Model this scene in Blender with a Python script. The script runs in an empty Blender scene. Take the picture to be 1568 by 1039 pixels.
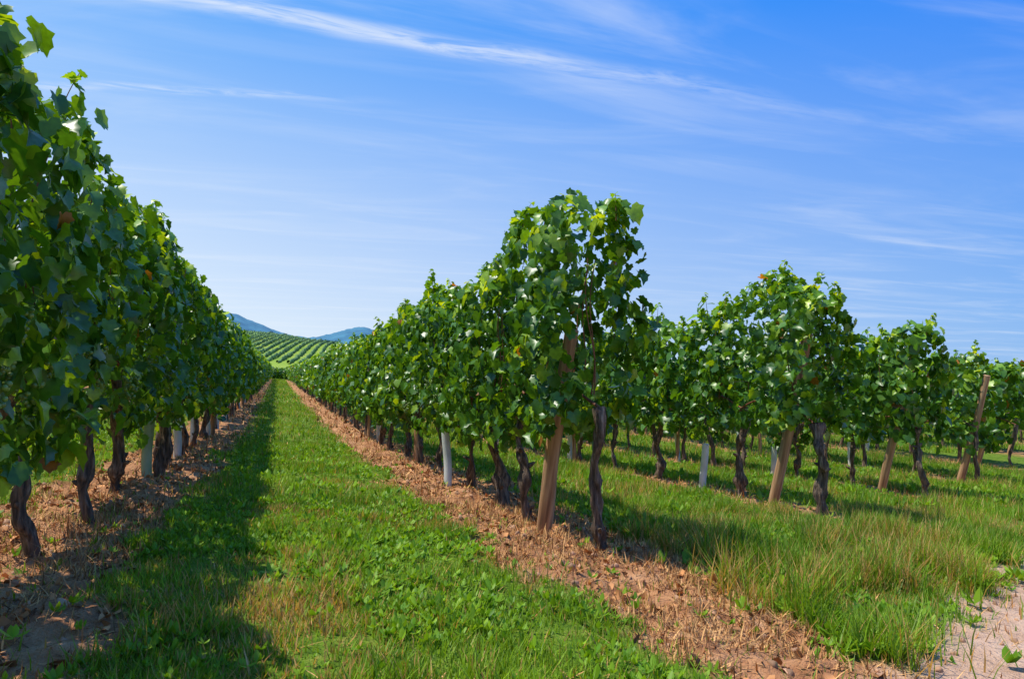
import bpy, math, random
import numpy as np
from mathutils import Vector
rng=np.random.default_rng(7); random.seed(7)
S=bpy.context.scene
TH=math.radians(18.96); CT,ST=math.cos(TH),math.sin(TH)
CAMH=0.93
U0,DU=-1.07,2.93
VSTART={0:-1.5,1:3.72,2:4.95,3:6.35,4:7.9,5:9.5,6:10.9,7:12.3,8:13.7,9:15.0,10:16.4,11:17.8,12:19.2,13:20.6,14:22.0,15:23.4}
KMAX=16
# ---------------- numpy noise
def hsh(x,y,s):
    a=np.sin(x*127.1+y*311.7+s*74.7)*43758.5453
    return a-np.floor(a)
def vn(x,y,s=0):
    x=np.asarray(x,float);y=np.asarray(y,float)
    xi=np.floor(x);yi=np.floor(y);fx=x-xi;fy=y-yi
    fx=fx*fx*(3-2*fx);fy=fy*fy*(3-2*fy)
    a=hsh(xi,yi,s);b=hsh(xi+1,yi,s);c=hsh(xi,yi+1,s);d=hsh(xi+1,yi+1,s)
    return (a*(1-fx)+b*fx)*(1-fy)+(c*(1-fx)+d*fx)*fy
def fbm(x,y,s=0,o=4):
    r=0;a=.5;t=0
    for i in range(o):
        r=r+a*vn(x*2**i,y*2**i,s+i*13);t+=a;a*=.5
    return r/t
def ss(x): 
    x=np.clip(x,0,1);return x*x*(3-2*x)
# ---------------- terrain
def base_h(u,v):
    u=np.asarray(u,float);v=np.asarray(v,float)
    z=-.076*np.where(u>0,20*np.tanh(u/20),40*np.tanh(u/40))+.55*ss((u-13)/16)
    dip=ss((v-3.5)/11)*(1-ss((v-35)/70))*(.2+.02*np.clip(u,-4,6))*(1-ss((u-7)/8))
    z=z-dip
    r=u/np.maximum(v,1)
    mask=1-ss((r-.02)/.5)*.97
    mask=mask*(1-.30*ss((r+.02)/.22))
    hill=25*ss((v-128)/360)*mask*(.96+.1*fbm(u/60,v/80,5,2))
    hill=hill*(1-.35*ss((v-520)/900))
    return z+hill
def masks(u,v):
    u=np.asarray(u,float);v=np.asarray(v,float)
    k=np.round((u-U0)/DU)
    uc=U0+k*DU
    n=fbm(u*2.2,v*2.2,3,3)-.5
    n2=fbm(u*7,v*7,9,3)-.5
    off=np.where(k==1,-.2,0);hw=np.where(k==1,.56,np.where(k==0,.50,.36))
    d=np.abs(u-uc-off)+n*.4+n2*.35
    vs=np.where(k<=0,-50,3.72+1.42*(k-1))
    strip=ss((hw-d)/.14+.5)*ss((v-(vs-.55)+n*.5)/.3)*(v<118)*(k<KMAX)*(k>-6)
    e=ss((u-1.42+(v-2.2)*.14+n*.3+n2*.3)/.16+.5)*ss((2.3-u+n*.5+n2*.4)/.2+.5)*(v<3.9)*(v>-3)
    tr=ss((2.42+.47*(u-2.9)-v+n*.5+n2*.4)/.3+.5)*ss((u-1.6+n*.3+n2*.3-(2.2-v)*.05)/.2+.5)
    tr=tr*(v<40)
    strip=np.maximum(strip,e)
    return strip,tr
def gh(u,v):
    s,t=masks(u,v)
    z=base_h(u,v)
    near=1-ss((np.asarray(v)-20)/20)
    z=z+near*(s*(1-t)*(.10*(fbm(u*3,v*3,21,3)-.5)+.085*(fbm(u*10,v*10,22,3)-.5)-.02)+.03*(fbm(u*2,v*2,23,2)-.5)+t*.012*(fbm(u*14,v*14,25,2)-.5)-t*.02)
    return z
# ---------------- mesh helper
def mk(name,V,F,col=None,mat=None,smooth=False,parent=None,cname='Col'):
    V=np.asarray(V,np.float32);F=np.asarray(F,np.int32)
    me=bpy.data.meshes.new(name)
    n=F.shape[1]
    me.vertices.add(len(V));me.vertices.foreach_set('co',V.ravel())
    me.loops.add(F.size);me.loops.foreach_set('vertex_index',F.ravel())
    me.polygons.add(len(F));me.polygons.foreach_set('loop_start',np.arange(0,F.size,n,dtype=np.int32))
    me.polygons.foreach_set('loop_total',np.full(len(F),n,np.int32))
    if smooth: me.polygons.foreach_set('use_smooth',np.ones(len(F),bool))
    me.update(calc_edges=True)
    if col is not None:
        c=np.ones((len(V),4),np.float32);c[:,:3]=col
        a=me.color_attributes.new(cname,'FLOAT_COLOR','POINT');a.data.foreach_set('color',c.ravel())
    o=bpy.data.objects.new(name,me);S.collection.objects.link(o)
    if mat: me.materials.append(mat)
    if parent: o.parent=parent
    return o
class Acc:
    def __init__(s): s.V=[];s.F=[];s.C=[];s.n=0
    def add(s,V,F,C):
        s.V.append(V);s.F.append(F+s.n);s.C.append(C);s.n+=len(V)
    def mk(s,name,mat,smooth=False,parent=None):
        if not s.V: return None
        return mk(name,np.concatenate(s.V),np.concatenate(s.F),np.concatenate(s.C),mat,smooth,parent)
def norm(a): return a/np.maximum(np.linalg.norm(a,axis=1,keepdims=True),1e-9)
def inst(acc,T,TF,P,X,Y,N,size,col,curl=None):
    m=len(P);k=len(T)
    t=np.repeat(T[None],m,0)
    if curl is not None: t=t.copy();t[:,:,2]*=curl[:,None]
    s=size[:,None,None]
    V=P[:,None]+s*(t[:,:,0:1]*X[:,None]+t[:,:,1:2]*Y[:,None]+t[:,:,2:3]*N[:,None])
    F=TF[None]+(np.arange(m)*k)[:,None,None]
    C=np.repeat(col[:,None],k,1)
    acc.add(V.reshape(-1,3),F.reshape(-1,TF.shape[1]),C.reshape(-1,3))
# ---------------- materials
def newmat(name):
    m=bpy.data.materials.new(name);m.use_nodes=True
    nt=m.node_tree;nt.nodes.clear()
    return m,nt,nt.nodes,nt.links
def leafmat(name,rough,trans,tint,spec=.5,nz=True):
    m,nt,N,L=newmat(name)
    out=N.new('ShaderNodeOutputMaterial')
    at=N.new('ShaderNodeAttribute');at.attribute_name='Col'
    p=N.new('ShaderNodeBsdfPrincipled');p.inputs['Roughness'].default_value=rough
    p.inputs['Specular IOR Level'].default_value=spec
    src=at.outputs['Color']
    if nz:
        tx=N.new('ShaderNodeTexNoise');tx.inputs['Scale'].default_value=45;tx.inputs['Detail'].default_value=1
        geo=N.new('ShaderNodeNewGeometry')
        L.new(geo.outputs['Position'],tx.inputs['Vector'])
        mr=N.new('ShaderNodeMapRange');mr.inputs['To Min'].default_value=.6;mr.inputs['To Max'].default_value=1.4
        L.new(tx.outputs['Fac'],mr.inputs['Value'])
        mx=N.new('ShaderNodeVectorMath');mx.operation='SCALE'
        L.new(src,mx.inputs[0]);L.new(mr.outputs[0],mx.inputs['Scale']);src=mx.outputs[0]
    L.new(src,p.inputs['Base Color'])
    if trans>0:
        tr=N.new('ShaderNodeBsdfTranslucent')
        mt=N.new('ShaderNodeVectorMath');mt.operation='MULTIPLY';mt.inputs[1].default_value=tint
        L.new(src,mt.inputs[0]);L.new(mt.outputs[0],tr.inputs['Color'])
        ms=N.new('ShaderNodeMixShader');ms.inputs[0].default_value=trans
        L.new(p.outputs[0],ms.inputs[1]);L.new(tr.outputs[0],ms.inputs[2]);L.new(ms.outputs[0],out.inputs[0])
    else: L.new(p.outputs[0],out.inputs[0])
    return m
def ramp(N,stops):
    r=N.new('ShaderNodeValToRGB')
    e=r.color_ramp.elements
    e[0].position,e[0].color=stops[0][0],(*stops[0][1],1)
    e[1].position,e[1].color=stops[-1][0],(*stops[-1][1],1)
    for s in stops[1:-1]:
        q=e.new(s[0]);q.color=(*s[1],1)
    return r
def streakmat(name,stops,scale,stretch,rough=.85,bump=.6,dist=.01):
    m,nt,N,L=newmat(name)
    out=N.new('ShaderNodeOutputMaterial');p=N.new('ShaderNodeBsdfPrincipled')
    p.inputs['Roughness'].default_value=rough
    tc=N.new('ShaderNodeTexCoord');mp=N.new('ShaderNodeMapping');mp.inputs['Scale'].default_value=(1,1,stretch)
    L.new(tc.outputs['Object'],mp.inputs[0])
    t=N.new('ShaderNodeTexNoise');t.inputs['Scale'].default_value=scale;t.inputs['Detail'].default_value=6
    L.new(mp.outputs[0],t.inputs['Vector'])
    r=ramp(N,stops);L.new(t.outputs['Fac'],r.inputs[0]);L.new(r.outputs[0],p.inputs['Base Color'])
    b=N.new('ShaderNodeBump');b.inputs['Strength'].default_value=bump;b.inputs['Distance'].default_value=dist
    L.new(t.outputs['Fac'],b.inputs['Height']);L.new(b.outputs[0],p.inputs['Normal'])
    L.new(p.outputs[0],out.inputs[0]);return m
M_leaf=leafmat('vine_leaf',.37,.34,(2.0,1.6,.35),.55)
M_hillv=leafmat('vineyard_rows',.7,0,(1,1,1),.2,False)
M_grass=leafmat('grass_blade',.5,.35,(1.4,1.25,.5),.3,False)
M_straw=leafmat('straw',.7,0,(1,1,1),.2,False)
M_bark=streakmat('vine_bark',[(.3,(.028,.018,.012)),(.46,(.095,.062,.040)),(.60,(.20,.135,.09)),(.72,(.36,.28,.20))],48,.14,.9,1,.03)
M_wood=streakmat('post_wood',[(.3,(.17,.085,.040)),(.5,(.38,.21,.10)),(.7,(.56,.36,.19))],34,.07,.85,.8,.008)
M_tube=streakmat('tube_plastic',[(.35,(.50,.54,.48)),(.65,(.72,.74,.7))],9,.5,.5,.1,.004)
M_gtube=streakmat('tube_green',[(.35,(.20,.30,.15)),(.65,(.40,.48,.30))],9,.5,.5,.1,.004)
M_cane=streakmat('vine_cane',[(.3,(.12,.035,.015)),(.7,(.26,.10,.04))],30,.3,.7,.2,.003)
M_wire=streakmat('wire',[(.3,(.2,.2,.2)),(.7,(.35,.34,.33))],20,1,.4,0,.001)
M_wire.node_tree.nodes['Principled BSDF'].inputs['Metallic'].default_value=.8
# ground material
m,nt,N,L=newmat('ground_soil_grass');M_ground=m
out=N.new('ShaderNodeOutputMaterial');p=N.new('ShaderNodeBsdfPrincipled');p.inputs['Roughness'].default_value=.95
p.inputs['Specular IOR Level'].default_value=.15
at=N.new('ShaderNodeAttribute');at.attribute_name='Col';sp=N.new('ShaderNodeSeparateColor');L.new(at.outputs['Color'],sp.inputs[0])
geo=N.new('ShaderNodeNewGeometry')
def noise(sc,det=6,ro=.6):
    t=N.new('ShaderNodeTexNoise');t.inputs['Scale'].default_value=sc;t.inputs['Detail'].default_value=det;t.inputs['Roughness'].default_value=ro
    L.new(geo.outputs['Position'],t.inputs['Vector']);return t
n1=noise(14);n3=noise(60,3);n4=noise(5,6,.7)
rg=ramp(N,[(.3,(.06,.12,.010)),(.5,(.13,.22,.016)),(.7,(.23,.26,.04))]);L.new(n1.outputs[0],rg.inputs[0])
rs=ramp(N,[(.25,(.14,.055,.025)),(.42,(.37,.165,.075)),(.58,(.55,.275,.13)),(.75,(.68,.42,.24))]);L.new(n4.outputs[0],rs.inputs[0])
rt=ramp(N,[(.25,(.42,.24,.15)),(.5,(.60,.38,.25)),(.75,(.72,.50,.36))]);L.new(n4.outputs[0],rt.inputs[0])
rh=ramp(N,[(.3,(.15,.26,.03)),(.5,(.24,.35,.035)),(.7,(.31,.37,.06))])
nh=noise(.06,5);L.new(nh.outputs[0],rh.inputs[0])
def mix(a,b,f):
    x=N.new('ShaderNodeMix');x.data_type='RGBA';L.new(f,x.inputs[0]);L.new(a,x.inputs[6]);L.new(b,x.inputs[7]);return x.outputs[2]
c=mix(rg.outputs[0],rh.outputs[0],sp.outputs[2]);c=mix(c,rs.outputs[0],sp.outputs[0]);c=mix(c,rt.outputs[0],sp.outputs[1])
L.new(c,p.inputs['Base Color'])
ad=N.new('ShaderNodeMath');ad.operation='ADD';L.new(n4.outputs[0],ad.inputs[0]);L.new(n3.outputs[0],ad.inputs[1])
b=N.new('ShaderNodeBump');b.inputs['Strength'].default_value=.9;b.inputs['Distance'].default_value=.03
L.new(ad.outputs[0],b.inputs['Height']);L.new(b.outputs[0],p.inputs['Normal']);L.new(p.outputs[0],out.inputs[0])
# ---------------- ground sheet
def grow(a,b,d0,g):
    r=[a];d=d0
    while r[-1]<b: d*=g;r.append(r[-1]+d)
    return r
us=np.arange(-3.2,6,.028);ul=-np.array(grow(3.2,4000,.05,1.14))[1:][::-1];ur=np.array(grow(6,4000,.05,1.07))[1:]
us=np.concatenate([ul,us,ur])
vs_=np.concatenate([-np.array(grow(-1,1500,.08,1.25))[1:][::-1]-0,np.arange(1.0,8,.028),np.array(grow(8,5000,.04,1.033))])
vs_=np.unique(vs_)
UU,VV=np.meshgrid(us,vs_)
ZZ=gh(UU,VV);s_,t_=masks(UU,VV)
fz=np.maximum(ss((VV-119)/12),ss((UU-60)/30))
nu,nv=len(us),len(vs_)
ii=(np.arange(nv-1)[:,None]*nu+np.arange(nu-1)[None]).ravel()
F=np.stack([ii,ii+1,ii+nu+1,ii+nu],1)
mk('ground',np.stack([UU,VV,ZZ],-1).reshape(-1,3),F,np.stack([s_,t_,fz],-1).reshape(-1,3),M_ground,True)
# ---------------- leaf templates
def fan(pts,c,fold=.28,dr=.28):
    P=[c]+pts
    T=np.array([(x,y,.0+fold*abs(x)-dr*y*y) for x,y in P])
    n=len(pts);return T,np.array([(0,i+1,(i+1)%n+1) for i in range(n)])
half=[(.2,-.22),(.5,-.16),(.50,.1),(.68,.34),(.46,.46),(.4,.74),(.2,.78)]
LH=fan([(0,0)]+half+[(0,.98)]+[(-x,y) for x,y in half[::-1]],(0,.3),.35,.35)
hm=[(.46,-.18),(.64,.32),(.36,.74)]
LM=fan([(0,0)]+hm+[(0,.98)]+[(-x,y) for x,y in hm[::-1]],(0,.32),.35,.35)
LL=(np.array([(0,-.1,0),(.6,.35,.1),(0,1,-.2),(-.6,.35,.1)]),np.array([(0,1,2),(0,2,3)]))
def leafcol(n,depth=None):
    r=rng.random(n)
    a=np.array([.034,.110,.010]);b=np.array([.10,.245,.016]);y=np.array([.30,.46,.02]);br=np.array([.26,.12,.02])
    c=a+(b-a)*rng.random((n,1))
    c=np.where((r>.80)[:,None],b+(y-b)*rng.random((n,1)),c)
    c=np.where((r>.996)[:,None],br,c)
    return c
def orient(n,outd,up=.45,rnd=.66):
    Nn=norm(outd+np.array([0,0,up])+rng.normal(0,rnd,(n,3)))
    t=np.array([0,0,-1.])+outd*.3+rng.normal(0,.45,(n,3))
    Y=norm(t-(t*Nn).sum(1,keepdims=True)*Nn)
    return np.cross(Y,Nn),Y,Nn
def canopy(k,v,seed):
    zt=2.06+.46*(fbm(v*1.25,k*7.,31,3)-.5)*1.4+.06*np.sin(v*5.5+k)
    zt=np.where(k==1,zt+(2.20-zt)*np.exp(-((v-4.0)/.45)**2),zt)
    zb0=.54 if k==1 else (.56 if k==0 else .66)
    zb=zb0+.34*(fbm(v*1.9,k*5.,33,3)-.5)*2
    if k==1: zb=zb+(.82-zb)*np.exp(-((v-3.85)/.45)**2)
    return zb,zt
def row_leaves(k,v0,v1,acc):
    uc=U0+k*DU
    step=.5
    for a in np.arange(v0,v1,step):
        d=math.hypot(uc,a+.25)
        if a+.5<-.8: continue
        if d<8.5: den,sz,tpl=1350,.80,LH
        elif d<14: den,sz,tpl=820,1.0,LM
        elif d<26: den,sz,tpl=400,1.4,LM
        elif d<50: den,sz,tpl=190,1.95,LL
        else: den,sz,tpl=90,2.8,LL
        end=a<v0+.1
        if end: den*=1.25
        n=int(den*step)
        v=a+rng.random(n)*step
        zb,zt=canopy(k,v,0)
        q=rng.random(n)**.92
        z=zb+(zt-zb)*q
        w=.30*(.55+.58*np.sin(np.pi*np.clip(q*.8+.18,0,1)))*(.40+1.2*fbm(v*2.5,z*2.3,41+k,3))
        w=np.where(q>.85,w*(1-.4*(q-.85)/.15),w)
        if k==1: w=w+.10*np.exp(-((v-3.95)/.35)**2)*ss((q-.45)/.3)
        side=np.where(rng.random(n)<.5,-1.,1.)
        sh=1-np.abs(rng.normal(0,.36,n));sh=np.clip(sh,-.2,1.1)
        u=uc+side*w*sh
        g=fbm(v*2.8,z*2.8,61+k,2)
        keep=~((g>.58)&(rng.random(n)<.82))
        outd=np.stack([side*np.where(q>.9,.3,1.),np.zeros(n),np.where(q>.9,1.,.0)],1)
        if end:
            outd[:,1]-=1.3*rng.random(n);keep|=rng.random(n)<.6
        P=np.stack([u,v,base_h(u,v)+z],1)[keep];outd=outd[keep];n=len(P)
        X,Y,Nn=orient(n,outd)
        size=sz*rng.uniform(.05,.122,n)
        c=leafcol(n)
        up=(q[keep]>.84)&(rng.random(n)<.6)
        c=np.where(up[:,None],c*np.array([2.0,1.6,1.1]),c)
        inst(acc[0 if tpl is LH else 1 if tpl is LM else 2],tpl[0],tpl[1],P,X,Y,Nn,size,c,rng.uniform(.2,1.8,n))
def shoots(k,v0,v1,acc,cacc):
    uc=U0+k*DU
    v=max(v0+.05,.5)
    while v<min(v1,30):
        zb,zt=canopy(k,np.array([v]),0);zt=float(zt[0])
        d=math.hypot(uc,v)
        L_=rng.uniform(.05,.22)
        if k==1 and v<4.3: L_=rng.uniform(.06,.18)
        n=int(7+L_*60)
        t=np.linspace(0,1,n);lean=rng.normal(0,.35,2)
        du=lean[0]*L_*t**1.5;dv=lean[1]*L_*t**1.5
        pu=uc+rng.normal(0,.10);gz=float(base_h(pu,v))
        C=np.stack([pu+du,v+dv,gz+zt-.12+(L_+.1)*t],1)
        P=C+rng.normal(0,1,(n,3))*np.array([.065,.065,.02])*(1.1-t)[:,None]
        od=norm(P-C+np.array([0,0,.02]))
        X,Y,Nn=orient(n,od,.5,.4)
        size=(.10-.06*t)*rng.uniform(.8,1.2,n)
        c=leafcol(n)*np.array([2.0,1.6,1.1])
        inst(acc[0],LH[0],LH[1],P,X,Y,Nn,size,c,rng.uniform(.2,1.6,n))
        if d<14: tube(cacc,C,np.linspace(.004,.0015,n),5)
        v+=rng.uniform(.12,.4)*(1 if d<14 else 2)
def tube(acc,C,R,sides=8,rough=0,seed=0,cap=False):
    C=np.asarray(C,float);n=len(C);R=np.asarray(R,float)
    T=np.gradient(C,axis=0);T=norm(T)
    ref=np.array([1.,0,0]) if abs(T[:,0]).mean()<.8 else np.array([0,0,1.])
    A=norm(np.cross(T,ref));B=np.cross(T,A)
    ang=np.linspace(0,2*np.pi,sides,endpoint=False)
    rr=R[:,None]*np.ones((1,sides))
    if rough:
        i=np.arange(n)[:,None]
        tw=ang[None]+i*.12
        rr=rr*(1+rough*(2*vn(np.cos(tw)*1.6+seed+9,np.sin(tw)*1.6+i*.3,seed)-1)*1.3+rough*.6*np.sin(tw*2+seed)+rough*.45*np.sin(tw*5+seed*2+i*.1))
    V=C[:,None]+rr[:,:,None]*(np.cos(ang)[None,:,None]*A[:,None]+np.sin(ang)[None,:,None]*B[:,None])
    V=V.reshape(-1,3)
    i=np.arange(n-1)[:,None]*sides;j=np.arange(sides)[None];j2=(j+1)%sides
    F=np.stack([i+j,i+j2,i+sides+j2,i+sides+j],-1).reshape(-1,4)
    acc.add(V,F,np.ones((len(V),3)))
def trunk(acc,cacc,u,v,h,seed,hi,first=False):
    r=np.random.default_rng(seed)
    n=38 if hi else 8
    t=np.linspace(0,1,n)
    lu,lv=r.normal(0,.06),r.normal(0,.16)
    if first: lv=-.03
    ph=r.uniform(0,6,6)
    am=.04*r.uniform(.4,1.5)
    x=u+lu*t+am*np.sin(t*5+ph[0])*t+.017*r.uniform(.3,1.5)*np.sin(t*13+ph[1])*np.minimum(1,t*4);y=v+lv*t+am*1.5*np.sin(t*4+ph[2])*t+.02*np.sin(t*10+ph[3])*np.minimum(1,t*4)
    gz=float(gh(u,v))
    z=gz-.06+(h+.06)*t
    R=.029*(1+.7*np.exp(-t*7)+.5*np.exp(-((t-1)/.14)**2)+.16*np.sin(t*15+ph[1])+.12*np.sin(t*31+ph[2])+.5*np.exp(-((t-r.uniform(.15,.4))/.05)**2)+.45*np.exp(-((t-r.uniform(.5,.8))/.05)**2))*r.uniform(.75,1.3)
    tube(acc,np.stack([x,y,z],1),R,18 if hi else 6,.32 if hi else .1,seed%97)
    if hi:
        for q in range(4):
            i=r.integers(4,n-6);s=np.linspace(0,1,5);a=r.uniform(0,6.28);ln=r.uniform(.05,.1)
            C=np.array([x[i],y[i],z[i]])+np.stack([np.cos(a)*ln*s,np.sin(a)*ln*s,.04*s],1)
            tube(acc,C,np.array([.022,.019,.016,.012,.001]),8,.3,seed%53)
    top=np.array([x[-1],y[-1],z[-1]])
    for sgn in ((1,) if first else (-1,1)):
        m=8;s=np.linspace(0,1,m)
        C=top+np.stack([.03*np.sin(s*4+ph[0]),sgn*.5*s,.12*np.sin(s*1.8)],1)
        tube(cacc,C,np.linspace(.012,.007,m),6)
    if hi:
        for q in range(4):
            m=9;s=np.linspace(0,1,m);o=r.uniform(.05 if first else -.5,.5)
            C=top+np.stack([r.normal(0,.06)*s+.02*np.sin(s*7),o+r.normal(0,.1)*s*(0 if first else 1),.08+.85*s],1)
            tube(cacc,C,np.linspace(.005,.003,m),5)
trunk_spec={0:[1.6,2.9,3.94,4.67,5.8],1:[3.85,4.9,5.6],2:[5.05,6.33,8.0,9.2],3:[6.45,7.7]}
def empty(name):
    e=bpy.data.objects.new(name,None);S.collection.objects.link(e);e.empty_display_size=.3;return e
for k in range(-3,KMAX):
    v0=VSTART.get(k,-1.0 if k>-2 else 4.)
    if k<0:v0=.5 if k==-1 else 3
    v1=114 if k in(-1,0,1) else (90 if k==2 else 62)
    e=empty('grapevine_row')
    acc=[Acc(),Acc(),Acc()];tac=Acc();cac=Acc();wac=Acc()
    row_leaves(k,v0,v1,acc);shoots(k,v0,v1,acc,cac)
    uc=U0+k*DU
    tv=list(trunk_spec.get(k,[v0+.12]))
    while tv[-1]<min(v1,70): tv.append(tv[-1]+rng.uniform(.95,1.35))
    for q,v in enumerate(tv):
        hi=math.hypot(uc,v)<13
        off=0.06 if (k==1 and q==0) else rng.normal(0,.05)
        trunk(tac,cac,uc+off,v,rng.uniform(.85,1.0),k*1000+q+5000,hi,q==0 and k>0)
    for wz in (.85,1.25,1.65):
        vv=np.linspace(v0+.3,min(v1,60),40)
        tube(wac,np.stack([np.full(40,uc),vv,base_h(uc,vv)+wz],1),np.full(40,.0016),4)
    for a,nm in zip(acc,('leaves','leaves_mid','leaves_far')): a.mk(nm,M_leaf,False,e)
    tac.mk('trunks',M_bark,True,e);cac.mk('canes',M_cane,True,e);wac.mk('wires',M_wire,True,e)
# ---------------- posts
def post(name,u,v,h,lv,lu,r,mat,n=14,hollow=False):
    a=Acc();m=18;t=np.linspace(0,1,m);gz=float(gh(u,v))
    C=np.stack([np.zeros(m)+.008*np.sin(t*6+u),.006*np.sin(t*5+v),-.15+(h+.15)*t],1)
    R=r*(1.06-.12*t+.02*np.sin(t*23+u))
    if hollow: R=np.full(m,r)
    tube(a,C,R,n,.07 if not hollow else 0,u*3)
    if hollow:
        C2=np.concatenate([C[-1:],C[::-1][:6]]);tube(a,C2,np.concatenate([[r],np.full(6,r*.9)]),n)
    else:
        top=C[-1];C2=np.array([top,top+[0,0,.008],top+[0,0,.0081]]);tube(a,C2,[R[-1],R[-1]*.85,1e-4],n)
    o=a.mk(name,mat,True)
    o.location=(u,v,gz)
    d=Vector((lu,lv,h)).normalized();o.rotation_euler=d.to_track_quat('Z','Y').to_euler()
    return o
for k in range(1,9):
    uc=U0+k*DU;vb=VSTART[k]+.72+rng.uniform(-.1,.15)
    if k==4: vb=VSTART[4]+.35
    if k==1: vb=4.50
    hh=1.45 if k==1 else 1.78
    post('wooden_post',uc-(.09 if k==1 else .08),vb,hh,-.27*hh,.06,.050,M_wood)
    v=vb+5
    while v<50:
        post('wooden_post',uc,v,1.85,0.02,0,.038,M_wood,10);v+=5.2
for v in (2.3,7.5,12.7,18,23,28,34,40): post('wooden_post',U0+.05,v,1.9,0,.02,.04,M_wood,10)
for (u,v,g) in [(U0+.03,6.6,1),(U0,8.7,0),(U0,10.4,0),(U0,12.4,0),(U0,14.2,0),(U0,16.4,0),(U0,19,0),(U0,22,0),(U0,26,0),(U0,31,0),
   (1.66,6.85,0),(1.86,13.2,0),(1.86,20,0),(4.79,7.0,0),(4.79,10.9,0),(4.8,15,0),(7.72,9.3,0),(7.72,12.1,0),(10.65,10.6,0),(10.65,14,0),(13.6,13,0),(7.7,17,0)]:
    post('vine_guard_tube',u,v,.58 if not g else .66,rng.normal(0,.03),rng.normal(0,.03),.042,M_gtube if g else M_tube,12,True)
# ---------------- grapes
bpy.ops.mesh.primitive_ico_sphere_add(subdivisions=2,radius=1);ic=bpy.context.object
IV=np.array([v.co[:] for v in ic.data.vertices]);IF=np.array([f.vertices[:] for f in ic.data.polygons])
bpy.data.objects.remove(ic)
ga=Acc()
for q in range(26):
    if q<16: u=U0+.27+rng.normal(0,.03);v=rng.uniform(1.7,6)
    else: u=U0+DU-.26+rng.normal(0,.03);v=rng.uniform(4.2,9)
    if q==0:v=2.55
    if q==1:v=2.75
    z=float(base_h(u,v))+rng.uniform(.75,1.1)
    n=38;h=rng.random(n);rad=.034*np.sqrt(1-h)+.006;an=rng.random(n)*6.28
    P=np.stack([u+rad*np.cos(an),v+rad*np.sin(an),z-.13*h],1)
    I3=np.eye(3)
    inst(ga,IV,IF,P,*(np.repeat(I3[i][None],n,0) for i in range(3)),rng.uniform(.008,.0105,n),np.array([.24,.34,.07])*rng.uniform(.7,1.2,(n,1)))
ga.mk('grape_clusters',leafmat('grape',.3,.25,(1.2,1.2,.7),.5),True)
# ---------------- grass
B5=(np.array([(-.5,0,0),(.5,0,0),(-.4,.5,.06),(.4,.5,.06),(0,1,.28)]),np.array([(0,1,3),(0,3,2),(2,3,4)]))
B3=(np.array([(-.5,0,0),(.5,0,0),(0,1,.2)]),np.array([(0,1,2)]))
def scatter(n,u0,u1,v0,v1):
    u=rng.uniform(u0,u1,n);v=rng.uniform(v0,v1,n)
    X=u*CT-v*ST;Z=v*CT+u*ST
    k=(Z>1.5)&(np.abs(X)<Z*.8+.5);return u[k],v[k]
def grasscol(u,v,n):
    a=np.array([.115,.245,.010]);b=np.array([.29,.45,.020]);d=np.array([.60,.36,.11])
    f=np.clip(fbm(u*1.3,v*1.3,71,4)*1.9-.5,0,1)[:,None]*.7+rng.random((n,1))*.3
    c=a+(b-a)*f
    dead=ss((fbm(u*1.7,v*1.7,75,4)-.50)/.14)*(1-.6*ss((v-5)/8))
    dead=np.maximum(dead,1.7*np.exp(-(((u-.05)/.35)**2+((v-2.9)/.6)**2)))
    dead=np.maximum(dead,1.6*np.exp(-(((u-2.15)/.12)**2+((v-3.15)/.18)**2)))
    pd=np.clip(.07+.40*dead,0,1)
    isd=rng.random(n)<pd
    return np.where(isd[:,None],d*rng.uniform(.5,1.2,(n,1)),c*rng.uniform(.55,1.3,(n,1)))
def blades(acc,u,v,hs,wd,tpl,flat=.35,colf=grasscol):
    n=len(u);z=gh(u,v)-.004
    an=rng.random(n)*6.283
    N_=np.stack([np.cos(an),np.sin(an),np.zeros(n)],1)
    Y=norm(np.stack([0*an,0*an,np.ones(n)],1)+N_*rng.normal(.3,flat,(n,1)))
    X=norm(np.cross(Y,N_))
    T,TF=tpl
    V=np.stack([u,v,z],1)[:,None]+wd[:,None,None]*T[None,:,0:1]*X[:,None]+hs[:,None,None]*(T[None,:,1:2]*Y[:,None]+T[None,:,2:3]*N_[:,None])
    F=TF[None]+(np.arange(n)*len(T))[:,None,None]
    C=np.repeat(colf(u,v,n)[:,None],len(T),1)
    acc.add(V.reshape(-1,3),F.reshape(-1,3),C.reshape(-1,3))
def tall(u,v):
    t=ss((u-1.95)/.3)*(1-ss((u-4.6)/1))*ss((5.2-v)/1.5)
    clump=ss((fbm(u*3.4,v*3.4,81,3)-.42)/.2)
    return np.maximum(t*(.10+1.5*clump),(.12+.5*clump)*ss((u-2.4)/.5))+.35*ss((fbm(u*3,v*3,83,2)-.6)/.12)
def gmask(u,v,pow=1):
    s,t=masks(u,v);return (1-np.clip(s,0,1)*.955)*(1-np.clip(t,0,1)*.985)
ga=Acc()
for (n,u0,u1,v0,v1,h,w,tp) in [(330000,-3,6,1,5.5,.042,.005,B5),(60000,6,14,2.5,5.5,.05,.009,B3),(230000,-5,14,5.5,12,.048,.009,B3),(160000,-8,26,12,28,.065,.02,B3),(100000,-9,45,28,70,.08,.05,B3),(30000,-7,8,70,120,.10,.12,B3)]:
    u,v=scatter(n,u0,u1,v0,v1)
    g=gmask(u,v)*(.30+.70*(fbm(u*4,v*4,91,2)>.42))
    k=rng.random(len(u))<g;u,v=u[k],v[k]
    tl=tall(u,v)
    blades(ga,u,v,h*(1+2.2*tl)*rng.uniform(.5,1.5,len(u))*(.6+.8*fbm(u*3,v*3,97,2)),w*rng.uniform(.6,1.4,len(u)),tp)
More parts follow.
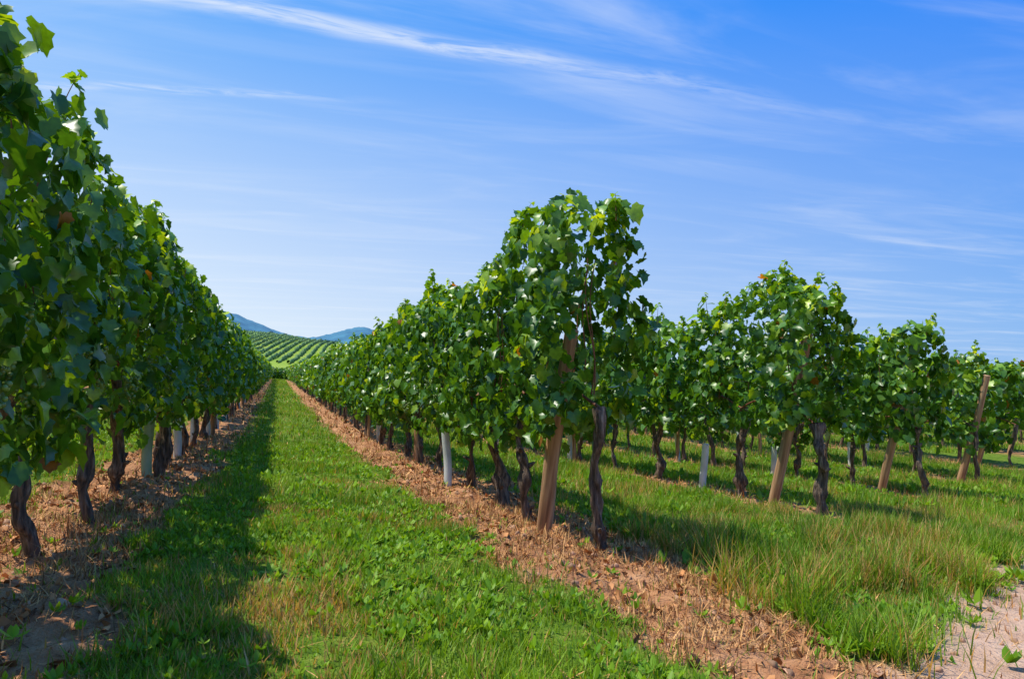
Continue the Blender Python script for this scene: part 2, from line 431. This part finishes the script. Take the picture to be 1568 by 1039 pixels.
W6=(np.array([(0,0,0),(.22,.3,.05),(.2,.7,.04),(0,1,-.06),(-.2,.7,.04),(-.22,.3,.05),(0,.5,-.02)]),np.array([(6,0,1),(6,1,2),(6,2,3),(6,3,4),(6,4,5),(6,5,0)]))
for (n,u0,u1,v0,v1,sz) in [(23000,-2.2,5,1.1,5.5,.030),(9000,-4,12,5.5,12,.045)]:
    u,v=scatter(n,u0,u1,v0,v1)
    k=rng.random(len(u))<gmask(u,v)*ss((fbm(u*1.8,v*1.8,95,3)-.38)/.2)*.85+.012;u,v=u[k],v[k]
    n=len(u);sc=rng.uniform(.5,1.6,n)*sz*(1+.9*np.minimum(tall(u,v),1.2));hz=rng.uniform(0,.03,n)
    cc=np.array([.11,.26,.014])+np.array([.17,.20,.005])*rng.random((n,1))
    for j in range(5):
        an=rng.random(n)*6.28;el=rng.uniform(.15,1.2,n)
        Y=np.stack([np.cos(an)*np.cos(el),np.sin(an)*np.cos(el),np.sin(el)],1)
        X=np.stack([-np.sin(an),np.cos(an),0*an],1);Nn=np.cross(X,Y)
        inst(ga,W6[0],W6[1],np.stack([u,v,gh(u,v)+hz],1),X,Y,Nn,sc*rng.uniform(.7,1.2,n),cc*rng.uniform(.8,1.2,(n,1)))
ga.mk('grass',M_grass)
def strawcol(u,v,n):
    a=np.array([.36,.145,.045]);b=np.array([.78,.44,.17])
    c=a+(b-a)*rng.random((n,1))
    return c*np.where(rng.random((n,1))<.28,.35,1)
sa=Acc()
for (n,u0,u1,v0,v1,h,w,tp) in [(180000,-2.2,4,1,6,.06,.0048,B5),(80000,-2.2,14,6,14,.08,.010,B5),(40000,-2,14,14,40,.13,.035,B3)]:
    u,v=scatter(n,u0,u1,v0,v1)
    s,t=masks(u,v)
    k=rng.random(len(u))<(np.clip(s-.2,0,1)*(1-.8*np.clip(t,0,1))*(.10+.85*ss((fbm(u*2.4,v*2.4,101,3)-.39)/.16))+.05*t*(fbm(u*2,v*2,103,2)>.5)+.02)
    u,v=u[k],v[k]
    blades(sa,u,v,h*rng.uniform(.4,1.7,len(u)),w*rng.uniform(.5,1.6,len(u)),tp,2.6,strawcol)
u,v=scatter(22000,-2.2,8,1.1,10);s,t=masks(u,v)
k=rng.random(len(u))<np.clip(s*.9-t*.85,0,1)*(fbm(u*3,v*3,107,2)>.40)+.003;u,v=u[k],v[k];n=len(u)
Nn=norm(np.array([0,0,.8])+rng.normal(0,.6,(n,3)));X=norm(np.cross(Nn,rng.normal(0,1,(n,3))));Y=np.cross(Nn,X)
inst(sa,LM[0],LM[1],np.stack([u,v,gh(u,v)+.006],1),X,Y,Nn,rng.uniform(.015,.045,n),np.array([.46,.21,.08])*rng.uniform(.35,1.6,(n,1)),rng.uniform(.5,3,n))
sa.mk('dry_straw_mulch',M_straw)
ca=Acc()
u,v=scatter(14000,-2,6,1.1,9);s,t=masks(u,v)
k=rng.random(len(u))<np.clip(s*.6+t*.2,0,1);u,v=u[k],v[k];n=len(u)
X=norm(rng.normal(0,1,(n,3)));Y=norm(np.cross(X,rng.normal(0,1,(n,3))));Nn=np.cross(X,Y)*rng.uniform(.4,.8,(n,1))
IV1=IV*(1+.6*(hsh(IV[:,0]*9,IV[:,1]*7+IV[:,2]*5,3)-.5))[:,None]
inst(ca,IV1,IF,np.stack([u,v,gh(u,v)],1),X,Y,Nn,.003+.022*rng.random(n)**4,np.array([.50,.28,.16])*rng.uniform(.5,1.2,(n,1)))
ca.mk('soil_clods',M_straw,False)
# ---------------- hedge at lane end, field rows on hill, far hills
ha=Acc()
for (u,v,r,h) in [(-2.5,121,2.2,2.3),(0,122,1.8,2.0),(2.6,121,2,2.4),(5.5,123,2.5,2.6),(-6,122,2.6,2.8),(9,123,2.6,2.4),(13,124,3,3),(-10,124,3,3)]:
    n=700;d=norm(rng.normal(0,1,(n,3)));rr=(.6+.5*rng.random(n))[:,None]
    P=np.array([u,v,float(base_h(u,v))+h*.45])+d*rr*np.array([r,r*.8,h*.55])
    X,Y,Nn=orient(n,d);inst(ha,LL[0],LL[1],P,X,Y,Nn,rng.uniform(.25,.45,n),leafcol(n))
ha.mk('hedge',M_leaf)
fa=Acc();sl=.10
for q in range(-40,60):
    m=115;vv=np.linspace(222,452,m);uu=q*3.3+(vv-222)*sl+.35*(rng.random(m)-.5)
    w=.40*rng.uniform(.4,1.4,m);h=1.35*rng.uniform(.4,1.3,m)
    if abs(((q*7)%23)-3)<1: vv=vv[20:];uu=uu[20:];w=w[20:];h=h[20:];m=len(vv)
    z=base_h(uu,vv)
    pr=[(-1,.25),(-.9,.8),(0,1),(.9,.8),(1,.25)]
    V=np.stack([np.stack([uu+a*w,vv,z+b*h],1) for a,b in pr],1).reshape(-1,3)
    i=np.arange(m-1)[:,None]*5;j=np.arange(4)[None]
    F=np.stack([i+j,i+j+1,i+5+j+1,i+5+j],-1).reshape(-1,4)
    cc=np.array([.12,.21,.045])*np.repeat(.6+.8*fbm(uu/14,vv/14,131,3),5)[:,None]
    fa.add(V,F,cc*rng.uniform(.7,1.3,(len(V),1)))
fa.mk('hillside_vineyard',M_hillv)
ta=Acc()
for q in range(70):
    u=rng.uniform(-60,110);v=rng.uniform(470,500);r=rng.uniform(1.2,2.6);h=rng.uniform(1.8,3.6)
    n=90;d=norm(rng.normal(0,1,(n,3)));rr=(.6+.5*rng.random(n))[:,None]
    P=np.array([u,v,float(base_h(u,v))+h*.35])+d*rr*np.array([r,r,h*.6])
    X,Y,Nn=orient(n,d);inst(ta,LL[0],LL[1],P,X,Y,Nn,rng.uniform(.7,1.2,n),np.array([.05,.12,.05])*rng.uniform(.7,1.3,(n,1)))
ta.mk('distant_treeline',M_hillv)
az=np.linspace(-40,40,400)
prof=lambda a: (118+92*np.exp(-((a+4.4)/4.2)**2)+48*np.exp(-((a-6.3)/2.5)**2)+10*fbm(a*1.3,a*0,111,4))*(1-ss((a-10)/16))
R0=2600
rows=[]
for t in np.linspace(0,1,14):
    r=R0-700*(1-t);h=prof(az)*ss(t)*(1+.05*fbm(az*3,t*6+0*az,115,3))
    rows.append(np.stack([r*np.sin(np.radians(az)),r*np.cos(np.radians(az)),h-3.2+.0],1))
rows.append(rows[-1]*np.array([1.15,1.15,0])+np.array([0,0,-5]))
V=np.concatenate(rows);n=400;i=(np.arange(14)[:,None]*n+np.arange(n-1)[None]).ravel()
M_hill=streakmat('hill_haze_blue',[(.35,(.035,.13,.21)),(.65,(.06,.20,.28))],.02,1,1,0)  # aerial haze painted into the hills as a blue-green base colour
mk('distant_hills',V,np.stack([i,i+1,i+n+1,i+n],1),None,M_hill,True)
# ---------------- sky & sun
shadow=Vector((.40,-.19,-1)).normalized()
sun=bpy.data.lights.new('sun','SUN');sun.energy=5.0;sun.angle=math.radians(.55);sun.color=(1,.95,.84)
so=bpy.data.objects.new('sun',sun);S.collection.objects.link(so);so.rotation_euler=shadow.to_track_quat('-Z','Y').to_euler()
sd=-shadow;el=math.asin(sd.z);azs=math.atan2(sd.x,sd.y)
W=bpy.data.worlds.new('World');S.world=W;W.use_nodes=True;nt=W.node_tree;N=nt.nodes;L=nt.links;N.clear()
STR=.15
out=N.new('ShaderNodeOutputWorld');bg=N.new('ShaderNodeBackground');bg.inputs[1].default_value=STR
sk=N.new('ShaderNodeTexSky');sk.sky_type='NISHITA';sk.sun_disc=False;sk.sun_elevation=el;sk.sun_rotation=azs
sk.air_density=1.0;sk.dust_density=.4;sk.ozone_density=2.5
tc=N.new('ShaderNodeTexCoord');sx=N.new('ShaderNodeSeparateXYZ');L.new(tc.outputs['Generated'],sx.inputs[0])
def mth(op,a,b=None,clamp=False):
    x=N.new('ShaderNodeMath');x.operation=op;x.use_clamp=clamp
    for i,q in enumerate((a,b)):
        if q is None: continue
        if isinstance(q,(int,float)): x.inputs[i].default_value=q
        else: L.new(q,x.inputs[i])
    return x.outputs[0]
def mr(x,a,b,c=0,d=1,sm=True):
    q=N.new('ShaderNodeMapRange');q.inputs[1].default_value=a;q.inputs[2].default_value=b;q.inputs[3].default_value=c;q.inputs[4].default_value=d
    q.interpolation_type='SMOOTHSTEP' if sm else 'LINEAR';L.new(x,q.inputs[0]);return q.outputs[0]
def cmix(f,a,b):
    x=N.new('ShaderNodeMix');x.data_type='RGBA'
    if isinstance(f,float): x.inputs[0].default_value=f
    else: L.new(f,x.inputs[0])
    for i,q in ((6,a),(7,b)):
        if isinstance(q,tuple): x.inputs[i].default_value=(q[0]/STR,q[1]/STR,q[2]/STR,1)
        else: L.new(q,x.inputs[i])
    return x.outputs[2]
sl2=math.hypot(sd.x,sd.y)
dot=mth('ADD',mth('MULTIPLY',sx.outputs[0],sd.x/sl2),mth('MULTIPLY',sx.outputs[1],sd.y/sl2))
sf=mr(dot,-.6,.62,0,1,False)
low=cmix(sf,(.22,.47,.88),(.90,.97,1.0))
high=cmix(sf,(.0,.22,.97),(.13,.44,1.0))
grad=cmix(mr(sx.outputs[2],.0,.46,0,1,False),low,high)
skyc=cmix(.93,sk.outputs[0],grad)
zz=mth('ADD',mth('MAXIMUM',sx.outputs[2],.02),.03)
px=mth('DIVIDE',sx.outputs[0],zz);py=mth('DIVIDE',sx.outputs[1],zz)
cb=N.new('ShaderNodeCombineXYZ');L.new(px,cb.inputs[0]);L.new(py,cb.inputs[1])
def wn(scale,sx_,sy_,rot,det=6,ro=.6,dist=0,off=(0,0,0)):
    mp=N.new('ShaderNodeMapping');mp.inputs['Scale'].default_value=(sx_,sy_,1);mp.inputs['Rotation'].default_value=(0,0,rot);mp.inputs['Location'].default_value=off
    L.new(cb.outputs[0],mp.inputs[0]);t=N.new('ShaderNodeTexNoise');t.inputs['Scale'].default_value=scale;t.inputs['Detail'].default_value=det;t.inputs['Roughness'].default_value=ro;t.inputs['Distortion'].default_value=dist
    L.new(mp.outputs[0],t.inputs['Vector']);return t.outputs['Fac']
wisp=mth('MULTIPLY',mr(wn(1.0,.5,2.0,.35,6,.6,.8),.45,.84),mr(wn(.6,.6,1,0,2,.5,0,(3,1,0)),.34,.60))
wisp2=mth('MULTIPLY',mr(wn(1.3,.35,1.5,.85,5,.6,.9,(5,2,0)),.47,.80),.20)
wisp=mth('ADD',mth('MULTIPLY',wisp,.36),wisp2)
wob=mr(wn(1.2,1,.0,0,2,.5),0,1,-.10,.10)
fine=wn(4,.8,4,.1,5,.65,.8)
dd=mth('ABSOLUTE',mth('ADD',mth('SUBTRACT',py,1.84),mth('ADD',wob,mth('MULTIPLY',px,-.03))))
st=mth('MULTIPLY',mr(dd,.0,.085,1,0),mr(fine,.30,.66));st=mth('MULTIPLY',st,mr(px,.2,2.2,1,0));st=mth('MULTIPLY',st,.55)
dd2=mth('ABSOLUTE',mth('ADD',mth('SUBTRACT',py,2.35),mth('ADD',wob,mth('MULTIPLY',px,.2))))
st2=mth('MULTIPLY',mr(dd2,.0,.05,1,0),mr(fine,.35,.65));st2=mth('MULTIPLY',st2,mr(px,-.3,.5,.4,0))
cl=mth('ADD',mth('ADD',wisp,st),st2,True)
fin=cmix(cl,skyc,(.92,.96,1.0))
L.new(fin,bg.inputs[0]);L.new(bg.outputs[0],out.inputs[0])
# ---------------- camera
cam=bpy.data.cameras.new('camera');co=bpy.data.objects.new('camera',cam);S.collection.objects.link(co)
co.location=(0,0,CAMH);cam.lens=24;cam.sensor_width=36;cam.clip_end=20000;cam.clip_start=.05
co.rotation_euler=(math.radians(90+2.87),0,-TH);S.camera=co
S.view_settings.view_transform='Standard'
try: S.view_settings.look='None'
except: pass
S.view_settings.exposure=0
